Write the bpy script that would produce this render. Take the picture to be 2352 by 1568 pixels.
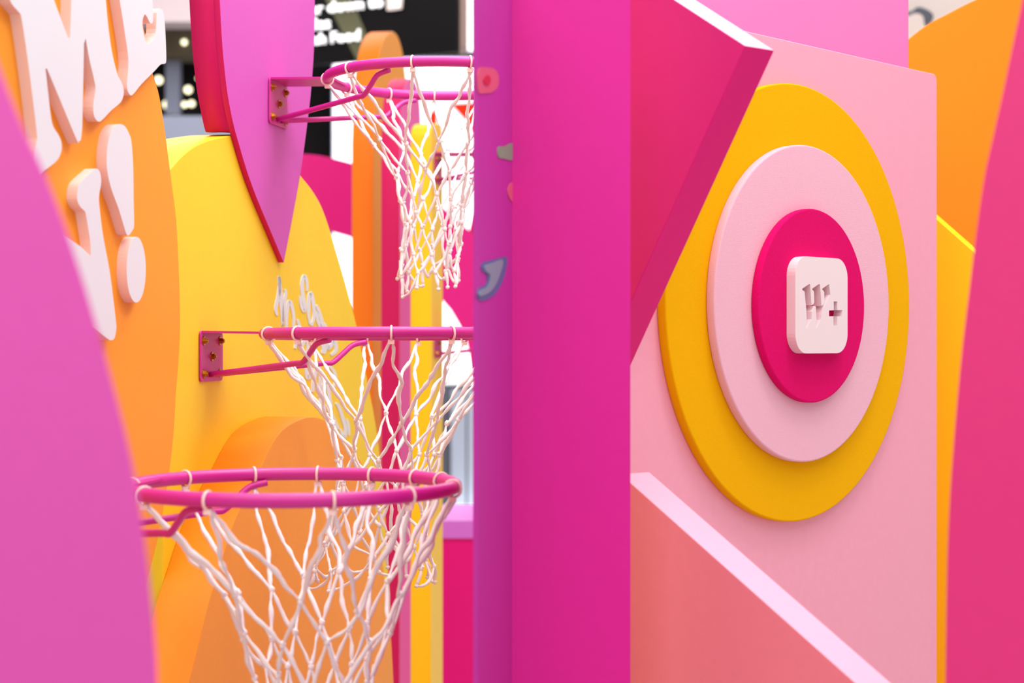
import bpy, bmesh, math, random
from mathutils import Vector, noise
from mathutils.geometry import tessellate_polygon
random.seed(7)
for o in list(bpy.data.objects): bpy.data.objects.remove(o)
SC = bpy.context.scene
COL = SC.collection
R = math.radians
# ------------------------------------------------------------------ camera, world, lights, exposure
F = 4000.0; CX = 1176.0; CY = 784.0; CAMZ = 1.5
cd = bpy.data.cameras.new('camera'); cam = bpy.data.objects.new('camera', cd); COL.objects.link(cam)
cam.location = (0, 0, CAMZ); cam.rotation_euler = (R(90), 0, 0)
cd.sensor_width = 36; cd.lens = F / 2352 * 36
cd.dof.use_dof = True; cd.dof.focus_distance = 3.05; cd.dof.aperture_fstop = 4.0
cd.clip_start = .05
SC.camera = cam
w = bpy.data.worlds.new('world'); SC.world = w; w.use_nodes = True
w.node_tree.nodes['Background'].inputs[0].default_value = (1, .985, .98, 1)
w.node_tree.nodes['Background'].inputs[1].default_value = 0.62

def area(name, loc, size, power, rot=(0, 0, 0), color=(1, 1, 1)):
    l = bpy.data.lights.new(name, 'AREA'); l.shape = 'RECTANGLE'; l.size, l.size_y = size
    l.energy = power; l.color = color
    o = bpy.data.objects.new(name, l); COL.objects.link(o); o.location = loc; o.rotation_euler = rot
    return o
area('unseen_light', (-.42, .45, 2.45), (.8, .4), 5, (R(25), 0, 0))  # added light out of view, fades the left pink panel from the top down
area('unseen_light', (.70, .55, 2.55), (.9, .4), 5, (R(25), 0, 0))  # added light out of view, same fade for column and right panels
area('unseen_light', (.82, 2.35, 3.5), (.45, .35), 14, (R(8), 0, 0))
area('unseen_light', (-.1, 3.3, 3.4), (1.0, 1.0), 26)  # added fill out of view, brightens the corridor between the left walls
area('ceiling_lamp', (0, 1.6, 4.55), (6.5, 6.5), 300)
area('ceiling_lamp', (-.5, 9.5, 4.55), (6, 5), 300)
SC.view_settings.view_transform = 'Standard'; SC.view_settings.look = 'None'
SC.view_settings.gamma = 1; SC.view_settings.use_curve_mapping = False
SC.view_settings.exposure = 0.0

# ------------------------------------------------------------------ materials
def lin(c):
    c = c / 255.
    return c / 12.92 if c <= .04045 else ((c + .055) / 1.055) ** 2.4
def rgb(r, g, b): return (lin(r), lin(g), lin(b), 1)
MATS = {}
def paint(name, col, rough=.5, spec=.35, bump=.03, scale=60, mottle=.03, metal=0, emit=None):
    if name in MATS: return MATS[name]
    m = bpy.data.materials.new(name); m.use_nodes = True; nt = m.node_tree; b = nt.nodes['Principled BSDF']
    b.inputs['Roughness'].default_value = rough
    b.inputs['Specular IOR Level'].default_value = spec
    b.inputs['Metallic'].default_value = metal
    c = rgb(*col)
    if emit:
        b.inputs['Base Color'].default_value = c
        b.inputs['Emission Color'].default_value = c; b.inputs['Emission Strength'].default_value = emit
    else:
        tc = nt.nodes.new('ShaderNodeTexCoord')
        n = nt.nodes.new('ShaderNodeTexNoise'); n.inputs['Scale'].default_value = scale; n.inputs['Detail'].default_value = 3
        nt.links.new(tc.outputs['Object'], n.inputs['Vector'])
        r = nt.nodes.new('ShaderNodeMix'); r.data_type = 'RGBA'
        r.inputs[6].default_value = tuple(x * (1 - mottle) for x in c[:3]) + (1,)
        r.inputs[7].default_value = tuple(min(1, x * (1 + mottle)) for x in c[:3]) + (1,)
        nt.links.new(n.outputs['Fac'], r.inputs[0]); nt.links.new(r.outputs[2], b.inputs['Base Color'])
        bp = nt.nodes.new('ShaderNodeBump'); bp.inputs['Strength'].default_value = bump; bp.inputs['Distance'].default_value = .002
        nt.links.new(n.outputs['Fac'], bp.inputs['Height']); nt.links.new(bp.outputs[0], b.inputs['Normal'])
    MATS[name] = m
    return m
P_FOREPINK = paint('fore_pink', (217, 62, 168), .58, 1.0)
P_ORANGE = paint('orange', (246, 158, 36), .5, .4)
P_ORANGE2 = paint('deep_orange', (255, 130, 0), .55, .3)
P_YELLOW = paint('yellow', (243, 208, 30), .5, .4)
P_AMBER = paint('amber', (255, 186, 0), .55, .3)
P_PURPLE = paint('orchid', (202, 75, 178), .58, .6)
P_CRIMSON = paint('crimson', (206, 6, 90), .55, .3)
P_MAGENTA = paint('magenta', (240, 25, 145), .5, .3)
P_HOOP = paint('hoop_paint', (202, 34, 142), .4, .5, bump=.01)
P_POST = paint('violet', (186, 44, 152), .5, .3)
P_COLUMN = paint('hot_magenta', (222, 6, 150), .58, .45)
P_LPINK = paint('light_pink', (250, 165, 188), .5, .35)
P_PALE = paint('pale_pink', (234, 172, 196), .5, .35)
P_SALMON = paint('salmon', (248, 140, 148), .5, .35)
P_MIDPINK = paint('mid_pink', (236, 98, 165), .58, 1.0)
P_RPINK = paint('right_pink', (220, 0, 112), .58, .8)
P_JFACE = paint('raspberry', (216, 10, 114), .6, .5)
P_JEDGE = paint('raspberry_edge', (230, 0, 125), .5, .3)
P_WHITE = paint('white_letter', (222, 227, 230), .5, .4, mottle=.005)
P_EDGEBOUNCE = paint('letter_edge_bounce', (240, 206, 196), .55, .3, mottle=.005)  # pink bounced light on the letter sides, put into their colour
P_SIGN = paint('sign_white', (244, 222, 224), .5, .3, mottle=.005)
F_YEL = paint('felt_yellow', (255, 180, 0), .95, .1, bump=.4, scale=800, mottle=.12)
F_LP = paint('felt_light_pink', (246, 186, 204), .95, .1, bump=.4, scale=800, mottle=.09)
F_MAG = paint('felt_magenta', (226, 10, 104), .95, .1, bump=.4, scale=800, mottle=.25)
P_CORD = paint('cotton_cord', (240, 232, 232), .8, .2, bump=.3, scale=500, mottle=.04)
P_TIE = paint('nylon_tie', (250, 214, 205), .5, .3)
P_BRASS = paint('brass', (190, 140, 50), .35, .5, metal=1)
P_BLACK = paint('black', (9, 5, 8), .6, .15)
P_DARK = paint('dark_olive', (105, 95, 76), .7, .2)
P_GREY = paint('blue_grey', (150, 155, 175), .6, .3)
P_MAUVE = paint('mauve_grey', (225, 206, 208), .7, .2)
P_BROWN = paint('taupe', (178, 150, 140), .7, .2)
P_CREAM = paint('cream', (255, 240, 232), .7, .2)
P_RED = paint('red', (255, 45, 0), .6, .2)
P_LAV = paint('lavender', (215, 120, 225), .5, .3)
P_FLOOR = paint('floor_grey', (200, 195, 195), .6, .3)
P_CEIL = paint('ceiling_grey', (225, 225, 225), .8, .2)
P_STEEL = paint('steel_grey', (100, 104, 116), .4, .5, metal=.3)
P_TEAL = paint('sticker_grey_green', (125, 140, 160), .5, .3)
P_TEAL2 = paint('sticker_navy', (75, 95, 150), .5, .3)
P_STRED = paint('sticker_red', (205, 30, 60), .5, .3)
P_STPINK = paint('sticker_pink', (215, 85, 115), .5, .3)
P_STGRN = paint('sticker_green', (125, 145, 120), .5, .3)
P_STORG = paint('sticker_coral', (215, 90, 120), .5, .3)
E_WINDOW = paint('daylight', (252, 252, 255), emit=1.5)
E_LAMP = paint('warm_lamp', (255, 246, 205), emit=2.2)
E_TEXT = paint('backlit_letter', (255, 255, 255), emit=1.1)
P_GLASSY = paint('shop_front_grey', (178, 188, 205), .3, .5)

P_BOUNCE = paint('bounce_board', (235, 232, 226), .8, .2)  # unseen white panel backs, added to bounce light onto the left walls
# ------------------------------------------------------------------ object helpers
def meta(o, label=None, cat=None, group=None, kind=None):
    if label: o['label'] = label
    if cat: o['category'] = cat
    if group: o['group'] = group
    if kind: o['kind'] = kind
    return o
def empty(name, loc=(0, 0, 0)):
    o = bpy.data.objects.new(name, None); COL.objects.link(o); o.location = loc; o.empty_display_size = .05
    return o
def link(name, bm, mats, parent=None, smooth=False):
    me = bpy.data.meshes.new(name)
    bmesh.ops.recalc_face_normals(bm, faces=bm.faces)
    if smooth:
        for f in bm.faces: f.smooth = True
    bm.to_mesh(me); bm.free()
    for m in (mats if isinstance(mats, (list, tuple)) else [mats]): me.materials.append(m)
    o = bpy.data.objects.new(name, me); COL.objects.link(o)
    if parent:
        o.parent = parent
        if parent.type == 'EMPTY' or True:
            o.matrix_parent_inverse = parent_world(parent).inverted()
    return o
def parent_world(p):
    from mathutils import Matrix
    m = Matrix.LocRotScale(p.location, p.rotation_euler, p.scale)
    if p.parent: m = parent_world(p.parent) @ p.matrix_parent_inverse @ m
    return m
class Plane:
    """vertical plane through (x,Y) whose in-plane horizontal direction is (cos b, sin b)"""
    def __init__(s, x, Y, b, off=0):
        s.b = R(b); s.u = Vector((math.cos(s.b), math.sin(s.b), 0)); s.n = Vector((math.sin(s.b), -math.cos(s.b), 0))
        s.p = Vector((x, Y, CAMZ)) + s.n * off
    def shift(s, off):
        q = Plane(s.p.x, s.p.y, math.degrees(s.b), off); return q
    def at(s, px, py):
        d = Vector(((px - CX) / F, 1, (CY - py) / F)); c = Vector((0, 0, CAMZ))
        t = (s.p - c).dot(s.n) / d.dot(s.n)
        return c + d * t
    def floor(s, px, z=0.0):
        q = s.at(px, CY); q.z = z; return q
    def uz(s, u, z): q = s.p + s.u * u; q.z = z; return q
def via(px, Y): return (px - CX) / F * Y      # x of a pixel column at depth Y
def smooth_pts(pts, sub=6, closed=True):
    """Catmull-Rom; a point given with a third value 1 stays a hard corner"""
    n = len(pts); out = []
    rng = n if closed else n - 1
    for i in range(rng):
        p1 = pts[i]; p2 = pts[(i + 1) % n]
        p0 = pts[i - 1] if (closed or i > 0) else p1
        p3 = pts[(i + 2) % n] if (closed or i + 2 < n) else p2
        c1 = len(p1) > 2; c2 = len(p2) > 2
        if c1 and c2: out.append(p1[:2]); continue
        if c1 or len(p0) > 2: p0 = p1
        if c2 or len(p3) > 2: p3 = p2
        for k in range(sub):
            t = k / sub
            out.append(tuple(.5 * (2 * p1[j] + (p2[j] - p0[j]) * t + (2 * p0[j] - 5 * p1[j] + 4 * p2[j] - p3[j]) * t * t
                             + (3 * p1[j] - p0[j] - 3 * p2[j] + p3[j]) * t ** 3) for j in (0, 1)))
    if not closed: out.append(pts[-1][:2])
    return out
def slab(name, plane, pts, T, mats, parent=None, holes=(), edge_mat=None, bevel=.0015, smooth=False, raw=False):  # raw: back face gets the white added to bounce light
    """pts: 3D face outline (list of Vector). Extruded back by T. edge_mat(i, a, b)->material index"""
    loops = [pts] + list(holes)
    bm = bmesh.new(); front = []; back = []
    for lp in loops:
        front.append([bm.verts.new(p) for p in lp]); back.append([bm.verts.new(p - plane.n * T) for p in lp])
    if holes:
        flatf = [v for l in front for v in l]; flatb = [v for l in back for v in l]
        loc = [[Vector((p.dot(plane.u), p.z, 0)) for p in lp] for lp in loops]
        for tri in tessellate_polygon(loc):
            try:
                bm.faces.new([flatf[i] for i in tri]); bm.faces.new([flatb[i] for i in reversed(tri)])
            except ValueError: pass
    else:
        bm.faces.new(front[0]); bf = bm.faces.new(list(reversed(back[0])))
        mats = list(mats) if isinstance(mats, (list, tuple)) else [mats]
        if raw: bf.material_index = len(mats); mats.append(P_BOUNCE)
    for fl, bl in zip(front, back):
        n = len(fl)
        for i in range(n):
            f = bm.faces.new((fl[i], bl[i], bl[(i + 1) % n], fl[(i + 1) % n]))
            f.smooth = smooth
            if edge_mat: f.material_index = edge_mat(i, fl[i].co, fl[(i + 1) % n].co)
    o = link(name, bm, mats, parent)
    if bevel:
        md = o.modifiers.new('bevel', 'BEVEL'); md.width = bevel; md.segments = 2; md.limit_method = 'ANGLE'; md.angle_limit = R(40)
        md.harden_normals = False
    return o
def pslab(name, plane, px, T, mats, parent=None, sm=0, **k):
    px = smooth_pts(px, sm) if sm else px
    return slab(name, plane, [plane.at(*p[:2]) if p[1] is not None else plane.floor(p[0]) for p in px], T, mats, parent, **k)
def box(name, x0, x1, y0, y1, z0, z1, mat, parent=None, bevel=0):
    bm = bmesh.new()
    v = [bm.verts.new((x, y, z)) for x in (x0, x1) for y in (y0, y1) for z in (z0, z1)]
    for f in ((0, 1, 3, 2), (4, 6, 7, 5), (0, 4, 5, 1), (2, 3, 7, 6), (0, 2, 6, 4), (1, 5, 7, 3)): bm.faces.new([v[i] for i in f])
    o = link(name, bm, mat, parent)
    if bevel:
        md = o.modifiers.new('bevel', 'BEVEL'); md.width = bevel; md.segments = 2
    return o
def pbox(name, px0, py0, px1, py1, Y, depth, mat, parent=None, zmin=None):
    x0, x1 = via(px0, Y), via(px1, Y); z1 = CAMZ + (CY - py0) / F * Y; z0 = CAMZ + (CY - py1) / F * Y
    if zmin is not None: z0 = zmin
    return box(name, x0, x1, Y, Y + depth, z0, z1, mat, parent)
def tube(bm, pts, rad, sides=8, closed=False, caps=True):
    n = len(pts); rings = []
    rr = rad if isinstance(rad, (list, tuple)) else [rad] * n
    up = None
    for i in range(n):
        a = pts[i - 1] if (i > 0 or closed) else pts[i]; b = pts[(i + 1) % n] if (i < n - 1 or closed) else pts[i]
        t = (b - a).normalized()
        if up is None:
            up = Vector((0, 0, 1)) if abs(t.z) < .9 else Vector((1, 0, 0))
        s = t.cross(up).normalized(); up = s.cross(t).normalized()
        rings.append([bm.verts.new(pts[i] + (s * math.cos(2 * math.pi * k / sides) + up * math.sin(2 * math.pi * k / sides)) * rr[i]) for k in range(sides)])
    for i in range(n if closed else n - 1):
        A = rings[i]; B = rings[(i + 1) % n]
        for k in range(sides):
            f = bm.faces.new((A[k], A[(k + 1) % sides], B[(k + 1) % sides], B[k])); f.smooth = True
    if caps and not closed:
        bm.faces.new(rings[0]); bm.faces.new(list(reversed(rings[-1])))
def blob(bm, c, r, sx=1, sy=1, sz=1):
    g = bmesh.ops.create_icosphere(bm, subdivisions=1, radius=r)
    for v in g['verts']:
        v.co = Vector((v.co.x * sx, v.co.y * sy, v.co.z * sz)) + c
        for f in v.link_faces: f.smooth = True

# ------------------------------------------------------------------ setting
CEIL = 4.6
meta(box('floor', -9, 9, -4, 16, -.1, 0, P_FLOOR), kind='structure')
meta(box('ceiling', -9, 9, -4, 16, CEIL, CEIL + .1, P_CEIL), kind='structure')
meta(box('wall_back', -9, 9, 15, 15.2, 0, CEIL, P_DARK), kind='structure')
# bright daylight windows in the back wall
def window(name, px0, py0, px1, py1, Y, mull, zmin=None):
    fr = pbox(name, px0, py0, px1, py1, Y + .12, .05, P_GREY, zmin=zmin); meta(fr, kind='structure')
    n = len(mull) + 1; xs = [px0] + list(mull) + [px1]
    for i in range(n):
        pbox('pane', xs[i] + 3, py0 + 3, xs[i + 1] - 3, py1 - 3, Y, .04, E_WINDOW, fr, zmin=(zmin + .05 if zmin is not None else None))
window('window_1', 762, 130, 1560, 884, 13.6, [1260])
window('window_2', 1072, -240, 1560, 118, 13.4, [1260])
fr = meta(pbox('trim_1', 940, 884, 1560, 896, 13.3, .2, P_STEEL), kind='structure')
# grey shop front under the windows
sf = empty('glazed_kiosk', (via(1150, 13), 13.0, 0)); meta(sf, 'pale grey glazed shop front in the gap beside the yellow slab', 'shop front')
pbox('glass_panel', 760, 896, 1034, 1300, 13.1, .05, P_STEEL, sf, zmin=0)
pbox('glass_panel', 1036, 896, 1070, 1300, 13.0, .05, P_GLASSY, sf, zmin=0)
pbox('glass_panel', 1074, 896, 1300, 1300, 13.0, .05, P_GLASSY, sf, zmin=0)
pbox('glowing_shelf', 1020, 1168, 1300, 1190, 12.7, .3, E_WINDOW, sf)  # bright strip, its brightness put into the material as a glow
# dark far left corner with shop lights
meta(pbox('trim_2', 200, -400, 600, 50, 12.6, .3, P_MAUVE), kind='structure')
meta(pbox('trim_3', 200, 50, 600, 130, 13.2, .3, P_DARK), kind='structure')
meta(pbox('wall_left_shop', 200, 130, 762, 700, 14.0, .2, P_BLACK, zmin=0), kind='structure')
meta(pbox('shop_counter', 250, 266, 600, 700, 11.6, .5, P_GREY, zmin=0), 'blue-grey counter behind the gap between the orange wall and the orchid spike', 'counter')
LAMPL = ['', 'warm blurred shop lamp touching the orange wall edge, highest on its left', 'small warm shop lamp just right of the one touching the orange wall, upper row',
         'warm shop lamp in the middle of the upper row, left of the crimson spike edge', 'large warm shop lamp low down beside the orange wall edge',
         'warm shop lamp overlapping the large low one on its right', 'lowest warm shop lamp, just above the blue-grey counter', 'left lamp of the touching pair low before the crimson edge',
         'right lamp of the touching pair low before the crimson edge', 'smallest warm shop lamp, nearest the crimson spike edge']
for k, (x, y, r) in enumerate([(423, 97, 9), (364, 184, 13), (388, 203, 9), (432, 206, 12), (384, 240, 14), (394, 246, 10), (402, 262, 9), (424, 240, 9), (440, 238, 10), (455, 180, 6)]):
    bm = bmesh.new(); Yl = 13.18 if k == 0 else 13.97
    bmesh.ops.create_icosphere(bm, subdivisions=3, radius=r / F * Yl * .72)
    o = link('shop_lamp', bm, E_LAMP, smooth=True); o.location = (via(x, Yl), Yl, CAMZ + (CY - y) / F * Yl)
    meta(o, 'single warm round lamp high under the dark soffit, beside the crimson spike edge' if k == 0 else LAMPL[k], 'lamp', None if k == 0 else 'blurred shop lamps')
# steel stanchions in dark corner
o = pbox('display_cabinet', 380, 120, 412, 262, 13.4, .1, P_GREY); meta(o, 'dim grey display cabinet among the blurred shop lamps', 'cabinet')

# black sign board with backlit lettering
bp = Plane(via(880, 9), 9, -28)
sb = empty('sign_board', bp.floor(880, 2.9)); meta(sb, 'large black hanging sign board with white backlit words', 'sign')
zt = CEIL - .02
A = bp.at(640, 154); B = bp.at(1050, 154); A.z = B.z = bp.at(1050, 119).z
At = A.copy(); Bt = B.copy(); At.z = Bt.z = zt
slab('board', bp, [A, B, Bt, At], .03, P_BLACK, sb)
sp = bp.shift(.006)
slab('reflection_band', sp, [sp.at(738, -20), sp.at(800, -20), sp.at(858, 118), sp.at(848, 134), sp.at(818, 136)], .004, paint('olive_reflection', (98, 98, 72), .6, .2), sb, bevel=0)  # slanting reflection on the board, modelled as a thin olive band
def text_mesh(name, body, plane, px, py, pxh, mat, parent, squeeze=1, ext=.012, bold=.0):
    cu = bpy.data.curves.new(name, 'FONT'); cu.body = body; cu.size = 1; cu.extrude = 0; cu.offset = bold
    t = bpy.data.objects.new(name, cu); COL.objects.link(t)
    dg = bpy.context.evaluated_depsgraph_get(); dg.update()
    me = bpy.data.meshes.new_from_object(t.evaluated_get(dg)); bpy.data.objects.remove(t)
    org = plane.at(px, py); sc = pxh / F * org.y / .73
    bm = bmesh.new(); bm.from_mesh(me)
    g = bmesh.ops.extrude_face_region(bm, geom=bm.faces[:])
    ev = {v for v in g['geom'] if isinstance(v, bmesh.types.BMVert)}
    for v in bm.verts:
        p = org + plane.u * (v.co.x * sc * squeeze); p.z = org.z + v.co.y * sc
        if v in ev: p += plane.n * ext
        v.co = p
    return link(name, bm, mat, parent)
tp = bp.shift(.012)
text_mesh('lettering', 'er down to', tp, 712, 34, 26, E_TEXT, sb, 1.22, bold=.02)
text_mesh('lettering', 'les', tp, 722, 69, 28, E_TEXT, sb, 1.12, bold=.02)
text_mesh('lettering', 'sh Food', tp, 722, 103, 26, E_TEXT, sb, 1.1, bold=.02)
slab('arrow_box', tp, [tp.at(*p) for p in smooth_pts([(888, 2), (888, 20), (892, 24), (918, 21), (922, 16), (921, -20), (888, -18)], 4)], .01, P_CREAM, sb, bevel=0)
slab('arrow', tp.shift(.006), [tp.shift(.006).at(*p) for p in ((894, -6), (901, -8), (908, 4), (910, -4), (916, 0), (914, 15), (901, 13), (906, 9))], .004, E_TEXT, sb, bevel=0)
meta(pbox('taupe_pillar', 1050, -420, 1071, 104, 9.6, .3, P_BROWN), 'taupe pillar end hanging right of the black sign board', 'pillar')

# far arched slabs
def arch_slab(name, label, Y, facepx, left, T, fm, em, b=83):
    pl = Plane(via(left, Y), Y, b)
    o = pslab(name, pl, facepx, T, [fm, em], sm=5, edge_mat=lambda i, a, c: 1, bevel=.003, smooth=True)
    return meta(o, label, 'arch slab'), pl
arch_slab('arch_slab', 'tall orange round-topped slab, tallest of the three behind the hoops', 6.0,
    [(857, 4000, 1), (857, 330), (861, 220), (868, 140), (879, 95), (895, 74), (910, 78), (922, 108), (931, 165), (935, 230), (937, 330), (937, 4000, 1)], 857, .075, P_ORANGE, P_ORANGE2)
arch_slab('arch_slab', 'magenta and orchid round-topped slab between the orange and the yellow slab', 5.5,
    [(918, 4000, 1), (918, 350), (920, 270), (926, 212), (938, 184), (951, 184), (961, 210), (966, 262), (968, 350), (968, 4000, 1)], 918, .06, paint('slab_orchid', (245, 100, 180), .5, .35), P_CRIMSON)
_, YS = arch_slab('arch_slab', 'amber yellow slab, lowest and rightmost of the three behind the nets', 5.1,
    [(990, 4000, 1), (990, 330), (991, 300), (997, 286), (1006, 284), (1013, 290), (1016, 310), (1017, 340), (1017, 4000, 1)], 990, .061, paint('slab_yellow_lit', (255, 214, 70), .5, .35), P_AMBER)  # face and edge are one yellow; the lit face is coloured lighter
# far magenta shapes
pl = Plane(via(750, 7), 7, 12)
meta(pslab('magenta_wall', pl, [(600, 352, 1), (690, 353), (740, 358), (805, 374), (880, 400, 1), (880, 570, 1), (805, 541), (760, 528), (600, 500, 1)], .06, P_MAGENTA, sm=4), 'magenta wall with curved top behind the yellow arch, left of the orange slab', 'wall panel')
pl = Plane(via(1050, 7.4), 7.4, 0)
meta(pslab('magenta_wall', pl, [(960, 437), (1022, 480), (1095, 545), (1250, 700), (1250, 1400), (1102, 1100), (1090, 880), (1084, 835), (1072, 785), (1056, 746), (1036, 712), (1018, 691), (960, 640)], .06, P_MAGENTA), 'magenta star-shaped panel seen between the far hoops, right of the yellow slab', 'wall panel')
pl = Plane(via(1050, 13.555), 13.55, 0)
meta(pslab('red_triangle', pl, [(1034, 238), (1140, 232), (1140, 380), (1086, 296), (1062, 268)], .05, P_RED), 'bright red triangle behind the top net, beside the violet post', 'wall panel')
meta(pslab('red_triangle', pl, [(985, 262), (1004, 244), (1004, 284), (985, 292)], .05, P_RED), 'small red sliver just above the yellow slab', 'wall panel')
meta(pslab('red_triangle', pl, [(1076, 528), (1095, 490), (1140, 480), (1140, 600)], .05, P_CRIMSON), 'small crimson sliver above the magenta star panel', 'wall panel')
# lavender topped block
Yb = 6.2
blk = empty('display_block', (via(1080, Yb), Yb, 0)); meta(blk, 'magenta display block with lavender top behind the lowest hoop, left of the violet post', 'display block')
pbox('body', 1004, 1236, 1180, 1568, Yb + .01, .6, paint('block_magenta', (232, 0, 130), .5, .3), blk, zmin=0)
pbox('top', 1000, 1196, 1184, 1236, Yb, .62, P_LAV, blk)

# ------------------------------------------------------------------ left walls
D = Plane(-.541, 3.12, 80)                       # yellow wall face
yw = empty('yellow_arch', D.floor(600)); meta(yw, 'big yellow arched wall with white script, carrying the middle hoop', 'wall panel')
YF = [(376, 4200, 1), (376, 400), (392, 387), (418, 358), (450, 334), (485, 320), (520, 313), (560, 308), (600, 312), (640, 335), (668, 368), (690, 402), (716, 435), (738, 473), (757, 525), (773, 579), (789, 633), (803, 684), (817, 738),
      (832, 812), (846, 885), (858, 945), (868, 1010), (878, 1100), (886, 1200), (896, 1400), (902, 1700), (905, 2600, 1)]
pslab('wall_face', D, YF, .1, P_YELLOW, yw, sm=4, bevel=.002, smooth=True)
# white script on the yellow wall: strokes traced as ribbons
def stroke(pl, pts, wpx, parent, name='script_stroke', mat=P_WHITE, T=.0015):
    c = smooth_pts(pts, 5, closed=False); L = []; Rr = []
    for i, p in enumerate(c):
        a = c[max(0, i - 1)]; b = c[min(len(c) - 1, i + 1)]
        dx, dy = b[0] - a[0], b[1] - a[1]; l = math.hypot(dx, dy) or 1
        f = i / (len(c) - 1); wd = wpx * (.55 + .45 * math.sin(math.pi * min(1, max(0, f * .9 + .05)))) / 2
        L.append((p[0] - dy / l * wd, p[1] + dx / l * wd)); Rr.append((p[0] + dy / l * wd, p[1] - dx / l * wd))
    bm = bmesh.new()
    fl = [[bm.verts.new(pl.at(*q)) for q in S] for S in (L, Rr)]
    bl = [[bm.verts.new(pl.at(*q) - pl.n * T) for q in S] for S in (L, Rr)]
    for i in range(len(c) - 1):
        bm.faces.new((fl[0][i], fl[1][i], fl[1][i + 1], fl[0][i + 1]))
        bm.faces.new((fl[0][i], fl[0][i + 1], bl[0][i + 1], bl[0][i])); bm.faces.new((fl[1][i], bl[1][i], bl[1][i + 1], fl[1][i + 1]))
    for i in (0, len(c) - 1): bm.faces.new((fl[0][i], bl[0][i], bl[1][i], fl[1][i]))
    return link(name, bm, mat, parent)
DT = D.shift(.0015)
for pts, wd in [
    ([(637, 724), (634, 708), (640, 680), (643, 650), (641, 634)], 8), ([(641, 634), (644, 665), (648, 710), (650, 748)], 9), ([(650, 748), (652, 715), (655, 685), (657, 672), (655, 664)], 7),
    ([(659, 755), (659, 725), (662, 700), (666, 692), (670, 700), (675, 725), (675, 752)], 8), ([(684, 733), (688, 748), (694, 765)], 7),
    ([(706, 668), (705, 645), (699, 633), (694, 655), (697, 685), (701, 705), (698, 714), (692, 700), (690, 680)], 8), ([(713, 745), (709, 720), (710, 690), (714, 672), (720, 695), (722, 725), (716, 748)], 8),
    ([(727, 700), (733, 715), (740, 740), (738, 752), (730, 735), (729, 715)], 8), ([(745, 742), (752, 760)], 7),
    ([(678, 800), (684, 780), (690, 800), (698, 785), (707, 782), (707, 810), (700, 820)], 8), ([(752, 782), (755, 800), (768, 782), (772, 805), (760, 815)], 9),
    ([(703, 845), (706, 866), (712, 862), (716, 835)], 9), ([(718, 900), (722, 870), (730, 840), (736, 870), (734, 910)], 9), ([(740, 780), (745, 800), (742, 812)], 12),
    ([(735, 930), (742, 890), (752, 880), (756, 905), (762, 935)], 9), ([(756, 840), (766, 850), (772, 870), (768, 888)], 7), ([(750, 930), (758, 945), (768, 965), (778, 985)], 9),
    ([(772, 925), (779, 935), (786, 955), (794, 985), (790, 1005), (782, 985)], 8), ([(797, 962), (801, 980), (802, 1000)], 6)]:
    stroke(DT, pts, wd, yw)
# orchid spike
PP = D.shift(.012)
pk = empty('orchid_spike', PP.at(600, 500))
pslab('face', PP, [(503, -300, 1), (505, 0), (508, 60), (513, 130), (522, 210), (535, 280), (550, 335), (568, 395), (588, 450), (615, 515), (652, 603, 1), (672, 500), (690, 400), (704, 300), (714, 215), (721, 120), (723, 30), (723, -60), (722, -300, 1)],
      .0115, [P_PURPLE, P_CRIMSON], pk, sm=5, edge_mat=lambda i, a, b: 1, bevel=.0008, smooth=True)
PB = PP.shift(-.0115)
yc = smooth_pts([(485, 320), (520, 313), (560, 308), (600, 312), (640, 335), (668, 368), (690, 402), (716, 435)], 4, closed=False)
BO = [PP.at(*p) for p in smooth_pts([(688, 372, 1), (704, 300), (714, 215), (721, 120), (723, 30), (723, -60), (722, -300, 1), (503, -300, 1), (505, 0), (508, 60), (513, 130), (522, 210), (535, 280), (541, 302, 1)], 5, closed=False)]
for p in yc:                                     # underside of the body follows the crown of the yellow arch, 2 mm clear
    if 545 < p[0] < 672: q = D.at(*p) + D.n * .0005; q.z += .0045; BO.append(q)
slab('body', PB, [q - PB.n * .0115 for q in BO], .046, [P_PURPLE, P_CRIMSON], pk, edge_mat=lambda i, a, b: 1, bevel=0, smooth=True)
meta(pk, 'orchid pink hanging spike with crimson edge, carrying the top hoop', 'wall panel')
# lower orange arch in front of the yellow
H = D.shift(.09)
ha = pslab('orange_arch', H, [(330, 2600, 1), (398, 1700), (433, 1568), (453, 1489), (475, 1399), (500, 1315), (533, 1210), (572, 1123), (601, 1067), (623, 1022), (649, 987), (684, 965), (719, 957), (755, 970), (792, 1010), (827, 1057), (850, 1105), (865, 1180), (875, 1260), (885, 1344), (896, 1435), (904, 1568), (908, 1700), (910, 2400, 1)],
      .0895, [P_ORANGE, P_ORANGE2], sm=5, edge_mat=lambda i, a, b: 1, smooth=True)
meta(ha, 'low orange arch standing in front of the yellow wall, behind the lowest net', 'wall panel')
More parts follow.
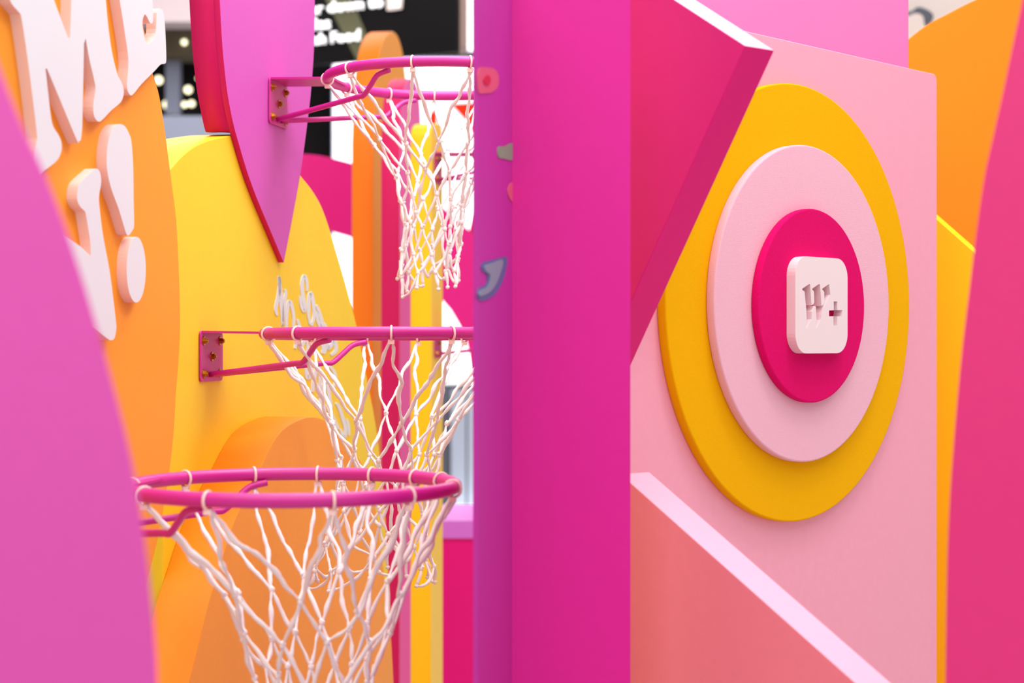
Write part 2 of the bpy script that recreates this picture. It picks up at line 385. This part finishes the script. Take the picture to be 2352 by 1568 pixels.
# orange wall with white letters
O = Plane(-.637, 2.46, 77)
ow = empty('orange_wall', O.floor(200)); meta(ow, 'tall orange curved wall with raised white letters', 'wall panel')
pslab('wall_face', O, [(-420, -300, 1), (225, -300, 1), (300, -60), (330, 60), (351, 167), (367, 223), (383, 325), (395, 420), (405, 500), (411, 610), (414, 700), (414, 770), (410, 840), (405, 900), (400, 987), (391, 1072), (375, 1174), (359, 1254), (341, 1326), (318, 1420), (270, 1600), (150, 2100), (100, 3200, 1), (-420, 3200, 1)], .02, P_ORANGE, ow, sm=4, smooth=True)
LT = .0165; OL = O.shift(LT)
def letter(name, pts, sm=3):
    return pslab(name, OL, pts, LT, [P_WHITE, P_EDGEBOUNCE], ow, sm=sm, bevel=0, edge_mat=lambda i, a, b: 1)
letter('letter_m', [(-25, -90, 1), (0, -60), (23, 0), (31, 14), (44, 29), (50, 44), (65, 145), (84, 298), (84, 326), (80, 345), (78, 400, 1), (92, 402, 1), (103, 391), (115, 382), (132, 367), (141, 347), (141, 326), (134, 309), (122, 290), (117, 268), (104.5, 158, 1), (108, 157, 1), (134, 219), (176, 320), (181, 324), (186, 319), (189, 288), (193, 100, 1), (197, 88, 1), (207, 143), (218, 190), (219, 208), (214, 245), (217, 268), (226, 279), (236, 274), (257, 252), (277, 235), (284, 217), (283, 200), (277, 184), (270, 171), (258, 124), (249, 63), (243, 0), (236, -80, 1), (170, -80, 1), (164, 0), (161, 87, 1), (156, 86, 1), (124, 0, 1), (92, -90, 1)])
letter('letter_e', [(262, -80, 1), (275, 0), (287, 76), (295, 138), (292, 188), (293, 207), (300, 219), (308, 214), (325, 193), (353, 165), (369, 148), (379, 146), (382, 134), (380, 77), (377, 38), (371, 21), (361, 24), (359, 45), (357, 76), (345, 99), (336, 98), (333, 88), (328, 64), (328, 45), (333, 33), (339, 41), (345, 53), (350, 52), (352, 40), (351, 12), (343, -80, 1)])
letter('exclamation_stroke', [(275, 285), (287, 290), (296, 306), (302, 326), (306, 384), (307, 460), (308, 516), (304, 529), (296, 540), (292, 539), (288, 530), (273, 480), (256, 434), (247, 395), (245, 365), (247, 336), (253, 307), (263, 290)], 4)
letter('exclamation_dot', [(313 + 22 * math.cos(t * math.pi / 12), 619 + 75.5 * math.sin(t * math.pi / 12)) for t in range(24)], 2)
letter('letter_n', [(220, 387), (228, 392), (232, 407), (232, 424), (228, 446), (228, 470), (237, 543), (252, 623), (266, 735), (267, 756), (263, 776), (255, 781), (245, 776), (220, 755), (190, 735, 1), (140, 600, 1), (140, 533, 1), (156, 545, 1), (185, 566, 1), (209, 588, 1), (207, 550), (198, 495), (195, 485), (184, 474), (177, 456), (180, 430), (189, 414), (210, 395)])

# ------------------------------------------------------------------ hoops
def hoop(label, group, plate_px, wallplane, zr, bdeg, ref, D_=.45, angles=None, net=None, tilt=0):
    b = R(bdeg); u = Vector((math.cos(b), math.sin(b), 0)); n = Vector((math.sin(b), -math.cos(b), 0))
    base = wallplane.at(plate_px, CY); base.z = CAMZ + zr
    r = D_ / 2; C = base + n * ref
    root = empty('basketball_hoop', base); meta(root, label, 'basketball hoop', group)
    def P(a, s, z): q = base + n * a + u * s; q.z = base.z + z; return q
    # rim
    bm = bmesh.new(); N = 72
    def rimpt(th): return C + Vector((math.cos(th), math.sin(th), tilt * math.sin(th))) * r
    tube(bm, [rimpt(2 * math.pi * i / N) for i in range(N)], .0098, 14, closed=True)
    link('rim', bm, P_HOOP, root)
    # mount plate
    def rr(a0, s0, s1, z0, z1, rad, k=5):
        out = []
        for (cs, cz, st) in ((s1 - rad, z1 - rad, 0), (s0 + rad, z1 - rad, 90), (s0 + rad, z0 + rad, 180), (s1 - rad, z0 + rad, 270)):
            for i in range(k + 1):
                t = R(st + 90 * i / k); out.append(P(a0, cs + rad * math.cos(t), cz + rad * math.sin(t)))
        return out
    hp = Plane(base.x, base.y, bdeg)
    pw = .058
    plate = slab('mount_plate', hp, rr(.004, -pw, pw, -.084, .006, .008), .003, P_HOOP, root, bevel=.0006)
    for s, z in ((-.042, -.012), (.042, -.012), (0, -.040), (-.042, -.070), (.042, -.070)):
        bm = bmesh.new()
        def disc(a0, a1, rad, sides):
            v0 = [P(a0, s + rad * math.cos(2 * math.pi * i / sides), z + rad * math.sin(2 * math.pi * i / sides)) for i in range(sides)]
            A_ = [bm.verts.new(p) for p in v0]; B_ = [bm.verts.new(p + n * (a1 - a0)) for p in v0]
            bm.faces.new(A_); bm.faces.new(list(reversed(B_)))
            for i in range(sides): bm.faces.new((A_[i], A_[(i + 1) % sides], B_[(i + 1) % sides], B_[i]))
        disc(.004, .0055, .0085, 14); disc(.0055, .0105, .0056, 6); disc(.0105, .0125, .003, 8)
        link('bolt', bm, P_BRASS, plate)
    # flat top arm
    bm = bmesh.new(); re = ref - r * .93
    top = [P(.003, -pw + .006, .006), P(.003, pw - .006, .006), P(re, .05, .004), P(re, -.05, .004)]
    V = [bm.verts.new(p) for p in top] + [bm.verts.new(p - Vector((0, 0, .004))) for p in top]
    for f in ((0, 1, 2, 3), (7, 6, 5, 4), (0, 4, 5, 1), (1, 5, 6, 2), (2, 6, 7, 3), (3, 7, 4, 0)): bm.faces.new([V[i] for i in f])
    link('top_arm', bm, P_HOOP, root)
    # two bent support rods
    for sgn, phi in ((-1, 74), (1, 62)):
        L = r * math.sin(R(phi)); a = ref - r * math.cos(R(phi))
        dz = tilt * r * (1 if sgn > 0 else -1)
        tip = P(a + .006, sgn * L * .97, -.012 + dz); s0 = P(.006, sgn * .012, -.072)
        k1 = P(a * .80, sgn * L * .74, -.050 + dz); k2 = P(a * .93, sgn * L * .90, -.018 + dz)
        pts = []
        ctrl = [s0, s0.lerp(k1, .5), s0.lerp(k1, .92), k1, k1.lerp(k2, .5), k2, tip]
        sx = [(c.x, c.y, c.z) for c in ctrl]
        for i in range(len(ctrl) - 1):
            p0 = ctrl[max(0, i - 1)]; p1 = ctrl[i]; p2 = ctrl[i + 1]; p3 = ctrl[min(len(ctrl) - 1, i + 2)]
            for q in range(6):
                t = q / 6; pts.append(.5 * (2 * p1 + (p2 - p0) * t + (2 * p0 - 5 * p1 + 4 * p2 - p3) * t * t + (3 * p1 - p0 - 3 * p2 + p3) * t ** 3))
        pts.append(tip)
        bm = bmesh.new(); tube(bm, pts, .0052, 10)
        link('support_rod', bm, P_HOOP, root)
    if not angles: return root, C
    # nylon ties
    for th in angles:
        t = R(th); c = rimpt(t); e = (c - C).normalized()
        bm = bmesh.new()
        tube(bm, [c + e * math.cos(2 * math.pi * k / 14) * .0118 + Vector((0, 0, math.sin(2 * math.pi * k / 14) * .0118 - .0012)) for k in range(14)], .0020, 6, closed=True)
        g = bmesh.ops.create_cube(bm, size=1)
        for v in g['verts']:
            v.co = c + Vector((v.co.x * .010, v.co.y * .010, v.co.z * .007 - .0155))
        link('net_tie', bm, P_TIE, root)
    # net
    prof, jit, seed = net
    rnd = random.Random(seed)
    Yc = C.y
    def prof_at(z):      # z = drop in m; -> (centre dx, radius)
        for i in range(len(prof) - 1):
            if prof[i][0] <= z <= prof[i + 1][0] or i == len(prof) - 2:
                f = (z - prof[i][0]) / (prof[i + 1][0] - prof[i][0]); f = min(1.2, f)
                return tuple(prof[i][j] + (prof[i + 1][j] - prof[i][j]) * f for j in (1, 2))
    m = len(angles); ang = sorted(angles)
    drops = net_levels[0:]
    zmax = prof[-1][0]
    lev = [d * zmax for d in drops]
    nodes = [[rimpt(R(a)) + Vector((0, 0, -.017)) for a in ang]]
    phase = [ang]
    for li, d in enumerate(lev):
        prev = phase[-1]; cur = []
        for i in range(m):
            a0 = prev[i]; a1 = prev[(i + 1) % m] + (360 if i == m - 1 else 0)
            if li % 2 == 1:
                a0 = prev[i - 1] - (360 if i == 0 else 0); a1 = prev[i]
            cur.append((a0 + a1) / 2)
        f = min(1, (li + 1) / 4)
        cur = [c + rnd.uniform(-1, 1) * 5 * f * jit for c in cur]
        phase.append(cur)
        row = []
        for i, a in enumerate(cur):
            dz = d + rnd.uniform(-1, 1) * .011 * jit + (.004 * math.sin(R(a * 2 + seed * 40)))
            dx, rad = prof_at(dz); rad *= 1 + rnd.uniform(-.10, .06) * jit
            row.append(Vector((C.x + dx + rad * math.cos(R(a)), C.y + rad * math.sin(R(a)), C.z - dz)))
        nodes.append(row)
    bm = bmesh.new()
    def strand(p, q, r0=.0027, sag=.0, wob=.0035, tw=1.0):
        L = (q - p).length; k = max(5, int(L / .007)); pts = []; rad = []
        o1 = rnd.uniform(0, 50); side = Vector((rnd.uniform(-1, 1), rnd.uniform(-1, 1), 0))
        for i in range(k + 1):
            t = i / k; env = math.sin(math.pi * t)
            nz = noise.noise_vector(Vector((o1, t * L * 28, seed * 3.1)))
            pts.append(p.lerp(q, t) + nz * wob * env + side * sag * env * .3 - Vector((0, 0, sag * env)))
            rad.append(r0 * (1 + .75 * noise.noise(Vector((t * L * 75, o1, 2.2)))) * (.82 + .3 * env))
        tube(bm, pts, rad, 6)
    for i in range(m):                                    # long first meshes, hung from the ties
        for j in (i, (i - 1) % m):
            strand(nodes[0][i] + Vector((rnd.uniform(-.004, .004), 0, .004)), nodes[1][j] + Vector((rnd.uniform(-.003, .003), rnd.uniform(-.003, .003), 0)), .0031, wob=.009)
    for li in range(1, len(lev)):
        for i in range(m):
            js = ((i, (i + 1) % m) if li % 2 == 1 else (i, (i - 1) % m))
            if li % 2 == 1: js = (i, (i + 1) % m)
            for j in js:
                strand(nodes[li][i], nodes[li + 1][j], .0028, sag=rnd.uniform(0, .005), wob=.005)
    for li in range(1, len(lev) + 1):
        for p in nodes[li]:
            blob(bm, p, .0052, 1, 1, 1.25)
            blob(bm, p + Vector((rnd.uniform(-.003, .003), rnd.uniform(-.003, .003), rnd.uniform(.002, .005))), .0036)
    last = nodes[-1]                                      # bottom tails and loops
    for i, p in enumerate(last):
        q = p + Vector((rnd.uniform(-.012, .012), rnd.uniform(-.012, .012), -rnd.uniform(.020, .040)))
        strand(p, q, .0030, wob=.006); blob(bm, q, .0045)
        if rnd.random() < .6:
            nx = last[(i + 1) % m]
            strand(q, nx, .0026, sag=.012, wob=.006)
    link('net', bm, P_CORD, root)
    return root, C
net_levels = [.36, .51, .64, .76, .87, .97]
def prof_px(rows, Cpx, Cy_px, Y):
    """rows (py, left px, right px) of the silhouette -> (drop, dx, radius)"""
    return [((y - Cy_px) / F * Y, ((l + r) / 2 - Cpx) / F * Y, (r - l) / 2 / F * Y) for y, l, r in rows]
G_H = None
hoop('pink basketball hoop with white net at mid height, on the yellow arched wall', 'hoops with nets', 482, D, .013, 80, .338,
     angles=[8, 33, 58, 82, 107, 136, 172, 203, 229, 273, 299, 332],
     net=(prof_px([(765, 612, 1200), (860, 658, 1120), (940, 722, 1060), (1010, 760, 1015), (1080, 778, 995), (1150, 765, 990), (1200, 750, 990), (1300, 725, 992)], 905, 765, 3.06), 1.35, 3), tilt=-.008)
hoop('highest pink basketball hoop with white net, on the orchid spike', 'hoops with nets', 636, PP, .512, 80, .338,
     angles=[15, 45, 74, 97, 122, 152, 184, 222, 258, 285, 315, 345],
     net=(prof_px([(190, 745, 1270), (285, 806, 1200), (340, 862, 1140), (400, 900, 1094), (470, 914, 1068), (550, 918, 1052), (600, 914, 1042), (632, 906, 1036)], 1008, 190, 3.44), 1.5, 8))
hoop('nearest and lowest pink basketball hoop with white net, beside the foreground pink panel', 'hoops with nets', 148, O, -.2, 80, .336,
     angles=[26, 44, 65.5, 87.5, 112, 141, 178, 219, 249, 290, 319, 352],
     net=(prof_px([(1115, 295, 1058), (1260, 405, 1000), (1340, 488, 950), (1410, 545, 920), (1480, 572, 898), (1568, 605, 868), (1660, 630, 840), (1800, 640, 820)], 680, 1115, 2.38), 1.0, 5))
hoop('small far pink hoop on the yellow slab behind the top net', 'far hoops', 1004, YS, .555, 84, .34)
hoop('small far pink hoop on the yellow slab behind the middle hoop', 'far hoops', 1004, YS, .035, 84, .34)

# ------------------------------------------------------------------ foreground left panel and violet post
pl = Plane(via(180, 1.25), 1.25, 18)
meta(pslab('pink_panel', pl, [(-260, -480, 1), (-60, 0), (0, 160), (52, 290), (100, 392), (150, 520), (200, 672), (250, 848), (292, 1010), (318, 1140), (340, 1300), (355, 1450), (362, 1568), (368, 1900), (370, 4800, 1), (-260, 4800, 1)], .02, P_FOREPINK, sm=5, smooth=True), 'blurred curved pink panel close in the foreground at the far left', 'wall panel')
xa, xb = via(1097, 2.15), via(1195, 2.50)
bb = math.degrees(math.atan2(2.50 - 2.15, xb - xa))
V = Plane(xa, 2.15, bb)
vp = empty('violet_post', V.floor(1130)); meta(vp, 'blurred violet panel edge-on right of the nets, with printed stickers', 'post')
pslab('panel', V, [(1097, -60), (1195, -60), (1195, None), (1097, None)], .006, P_POST, vp)
VS = V.shift(.001)
def sticker(name, pts, mat, off=0):
    q = VS.shift(off); return pslab(name, q, pts, .0009, mat, vp, sm=4, bevel=0)
sticker('red_sticker', [(1099, 160), (1120, 155), (1138, 160), (1146, 178), (1143, 200), (1130, 212), (1112, 214), (1099, 210)], P_STPINK)
sticker('red_sticker_centre', [(1112, 178), (1122, 172), (1128, 184), (1122, 196), (1112, 190)], P_STRED, .001)
sticker('green_sticker', [(1145, 338), (1160, 336), (1178, 330), (1178, 366), (1158, 364), (1145, 360)], P_STGRN)
sticker('coral_sticker', [(1168, 430), (1178, 420), (1178, 462), (1168, 448)], P_STORG)
sticker('letter_j_sticker', [(1108, 605), (1135, 596), (1160, 590), (1166, 598), (1160, 630), (1148, 660), (1132, 680), (1110, 690), (1099, 686), (1099, 664), (1118, 652), (1118, 630), (1108, 622)], P_TEAL2)
sticker('letter_j_sticker_face', [(1114, 610), (1136, 602), (1152, 596), (1156, 604), (1148, 632), (1138, 655), (1124, 672), (1103, 680), (1102, 668), (1122, 656), (1126, 632), (1116, 622)], P_TEAL, .001)

# ------------------------------------------------------------------ right half
Yc = 2.424
c = Plane(via(1176, Yc), Yc, 0)
meta(pslab('magenta_column', c, [(1176, -60), (1448, -60), (1448, None), (1176, None)], .004, P_COLUMN, bevel=0, raw=True), 'plain hot magenta column in the middle, right of the violet post', 'column')
# light pink panel
YFp = Plane(via(1835, 3), 3.0, 47.5)              # yellow felt face
LP = YFp.shift(-.018)
ztop = LP.at(1778, 86).z
a = LP.floor(1443, ztop); b_ = LP.floor(2152, ztop)
tr = []
rc = .012
for i in range(6):
    t = R(90 * i / 5); q = b_ - LP.u * (rc - rc * math.sin(t)); q.z = ztop - rc + rc * math.cos(t); tr.append(q)
meta(slab('light_pink_panel', LP, [a] + tr + [LP.floor(2152), LP.floor(1443)], .05, P_LPINK, raw=True), 'large light pink panel behind the round felt target', 'wall panel')
def disc(name, plane, cpx, cpy, rad, T, mat, label):
    c0 = plane.at(cpx, cpy)
    pts = []
    for i in range(96):
        t = 2 * math.pi * i / 96; q = c0 + plane.u * rad * math.cos(t); q.z += rad * math.sin(t); pts.append(q)
    o = slab(name, plane, pts, T, mat, bevel=.0025, smooth=True)
    return meta(o, label, 'felt disc')
disc('felt_disc', YFp, 1835, 695, .376, .0178, F_YEL, 'largest felt disc, golden yellow, on the light pink panel')
L2 = YFp.shift(.017); disc('felt_disc', L2, 1855, 697, .2715, .0168, F_LP, 'middle felt disc, pale pink, on the yellow disc')
L3 = L2.shift(.015); disc('felt_disc', L3, 1869, 702, .1655, .0148, F_MAG, 'smallest felt disc, deep magenta, under the white sign')
L4 = L3.shift(.0175)
c0 = L4.at(1888, 701); hw = .0815; rc = .033; pts = []
for (sx, sz, st) in ((1, 1, 0), (-1, 1, 90), (-1, -1, 180), (1, -1, 270)):
    for i in range(9):
        t = R(st + 90 * i / 8); q = c0 + L4.u * (sx * (hw - rc) + rc * math.cos(t)); q.z += sz * (hw - rc) + rc * math.sin(t); pts.append(q)
def zp(l): return [L4.at(1740 + x * .20408, 540 + y * .20408) for x, y in l]
Wp = zp([(503, 602), (583, 548), (593, 556), (608, 790), (632, 772), (638, 758), (635, 640), (630, 625), (616, 614), (617, 600), (693, 548), (704, 556), (720, 795), (738, 780), (755, 750), (750, 640), (745, 628), (728, 612), (730, 600), (806, 548), (819, 670), (735, 830), (722, 890), (715, 950), (660, 1052), (655, 1040), (664, 940), (656, 800), (644, 795), (612, 860), (608, 945), (548, 1052), (540, 1040), (553, 940), (548, 830), (530, 640), (522, 625), (505, 620)])
Pp = zp([(858, 745), (898, 745), (898, 842), (955, 842), (949, 912), (898, 912), (898, 1016), (855, 1016), (855, 912), (805, 912), (805, 845), (858, 845)])
meta(slab('logo_sign', L4, pts, .0172, P_SIGN, holes=(Wp, Pp), bevel=0), 'white rounded square sign with cut-out W and plus', 'sign')

# raspberry angled panel and salmon panel
YJ = 2.4; JP = Plane(via(1712, YJ), YJ, -50)
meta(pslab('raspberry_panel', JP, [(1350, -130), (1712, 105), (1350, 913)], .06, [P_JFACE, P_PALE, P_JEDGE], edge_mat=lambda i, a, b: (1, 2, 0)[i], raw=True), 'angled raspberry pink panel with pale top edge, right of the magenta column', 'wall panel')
m_ = 460 / 517.
meta(pslab('salmon_panel', JP, [(1425, 1108 - 23 * m_), (1700, 1108 + 252 * m_), (1965, 1568), (2100, 1568 + 135 * m_), (2150, 1568 + 185 * m_), (2150, None), (1425, None)], .06, [P_SALMON, P_PALE], edge_mat=lambda i, a, b: 1 if i < 4 else 0, raw=True), 'salmon panel with pale pink sloping top edge, at the foot of the light pink panel', 'wall panel')
K = Plane(via(1800, 3.6), 3.6, 8)
meta(pslab('mid_pink_panel', K, [(1500, -60), (2087, -60), (2087, None), (1500, None)], .05, P_MIDPINK, raw=True), 'smooth pink panel rising behind the light pink panel', 'wall panel')
N_ = Plane(via(2200, 4.1), 4.1, 0)
meta(pslab('orange_dome', N_, [(2000, 190, 1), (2040, 135), (2087, 90), (2130, 57), (2180, 30), (2240, 0), (2320, -32), (2420, -48), (2600, -30), (2600, 3400, 1), (2000, 3400, 1)], .05, P_ORANGE2, sm=5), 'orange curved panel at the upper right behind the light pink panel', 'wall panel')
S_ = Plane(via(2150, 3.75), 3.75, -40)
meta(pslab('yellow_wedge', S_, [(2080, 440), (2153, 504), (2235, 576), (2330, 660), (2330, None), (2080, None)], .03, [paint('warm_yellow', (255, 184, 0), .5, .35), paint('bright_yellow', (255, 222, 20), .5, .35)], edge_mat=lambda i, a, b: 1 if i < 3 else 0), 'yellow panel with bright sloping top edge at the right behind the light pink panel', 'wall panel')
RP = Plane(via(2300, 1.85), 1.85, -20)
meta(pslab('pink_panel', RP, [(2380, -900, 1), (2362, -100), (2348, 0), (2330, 85), (2306, 200), (2284, 300), (2262, 400), (2244, 520), (2228, 650), (2212, 780), (2200, 900), (2190, 1020), (2181, 1150), (2175, 1300), (2171, 1568), (2168, 1800), (2168, 3900, 1), (2700, 3900, 1), (2700, -900, 1)], .03, P_RPINK, sm=5, smooth=True), 'blurred curved pink panel close in the foreground at the far right', 'wall panel')
# cream wall with dark edged sign
Yo = 8.0
meta(box('wall_right', via(1900, Yo), via(2900, Yo), Yo, Yo + .1, 0, CEIL, P_CREAM), kind='structure')
OPl = Plane(via(2100, 7.9), 7.9, 0)
sg = empty('cream_sign', OPl.floor(2100, 2.9)); meta(sg, 'cream rounded sign with dark grey sides on the cream wall, top right', 'sign')
pslab('side_band', OPl, [(2040, 42), (2090, 27), (2104, 18), (2113, 16), (2130, 22), (2142, 31), (2144, 40), (2139, 52), (2130, 60), (2115, 95), (2040, 95)], .08, [P_STEEL], sg, sm=3)
pslab('front', OPl.shift(.012), [(2030, 45), (2085, 37), (2100, 31), (2112, 32), (2120, 38), (2122, 48), (2121, 95), (2030, 95)], .011, P_CREAM, sg, sm=3)
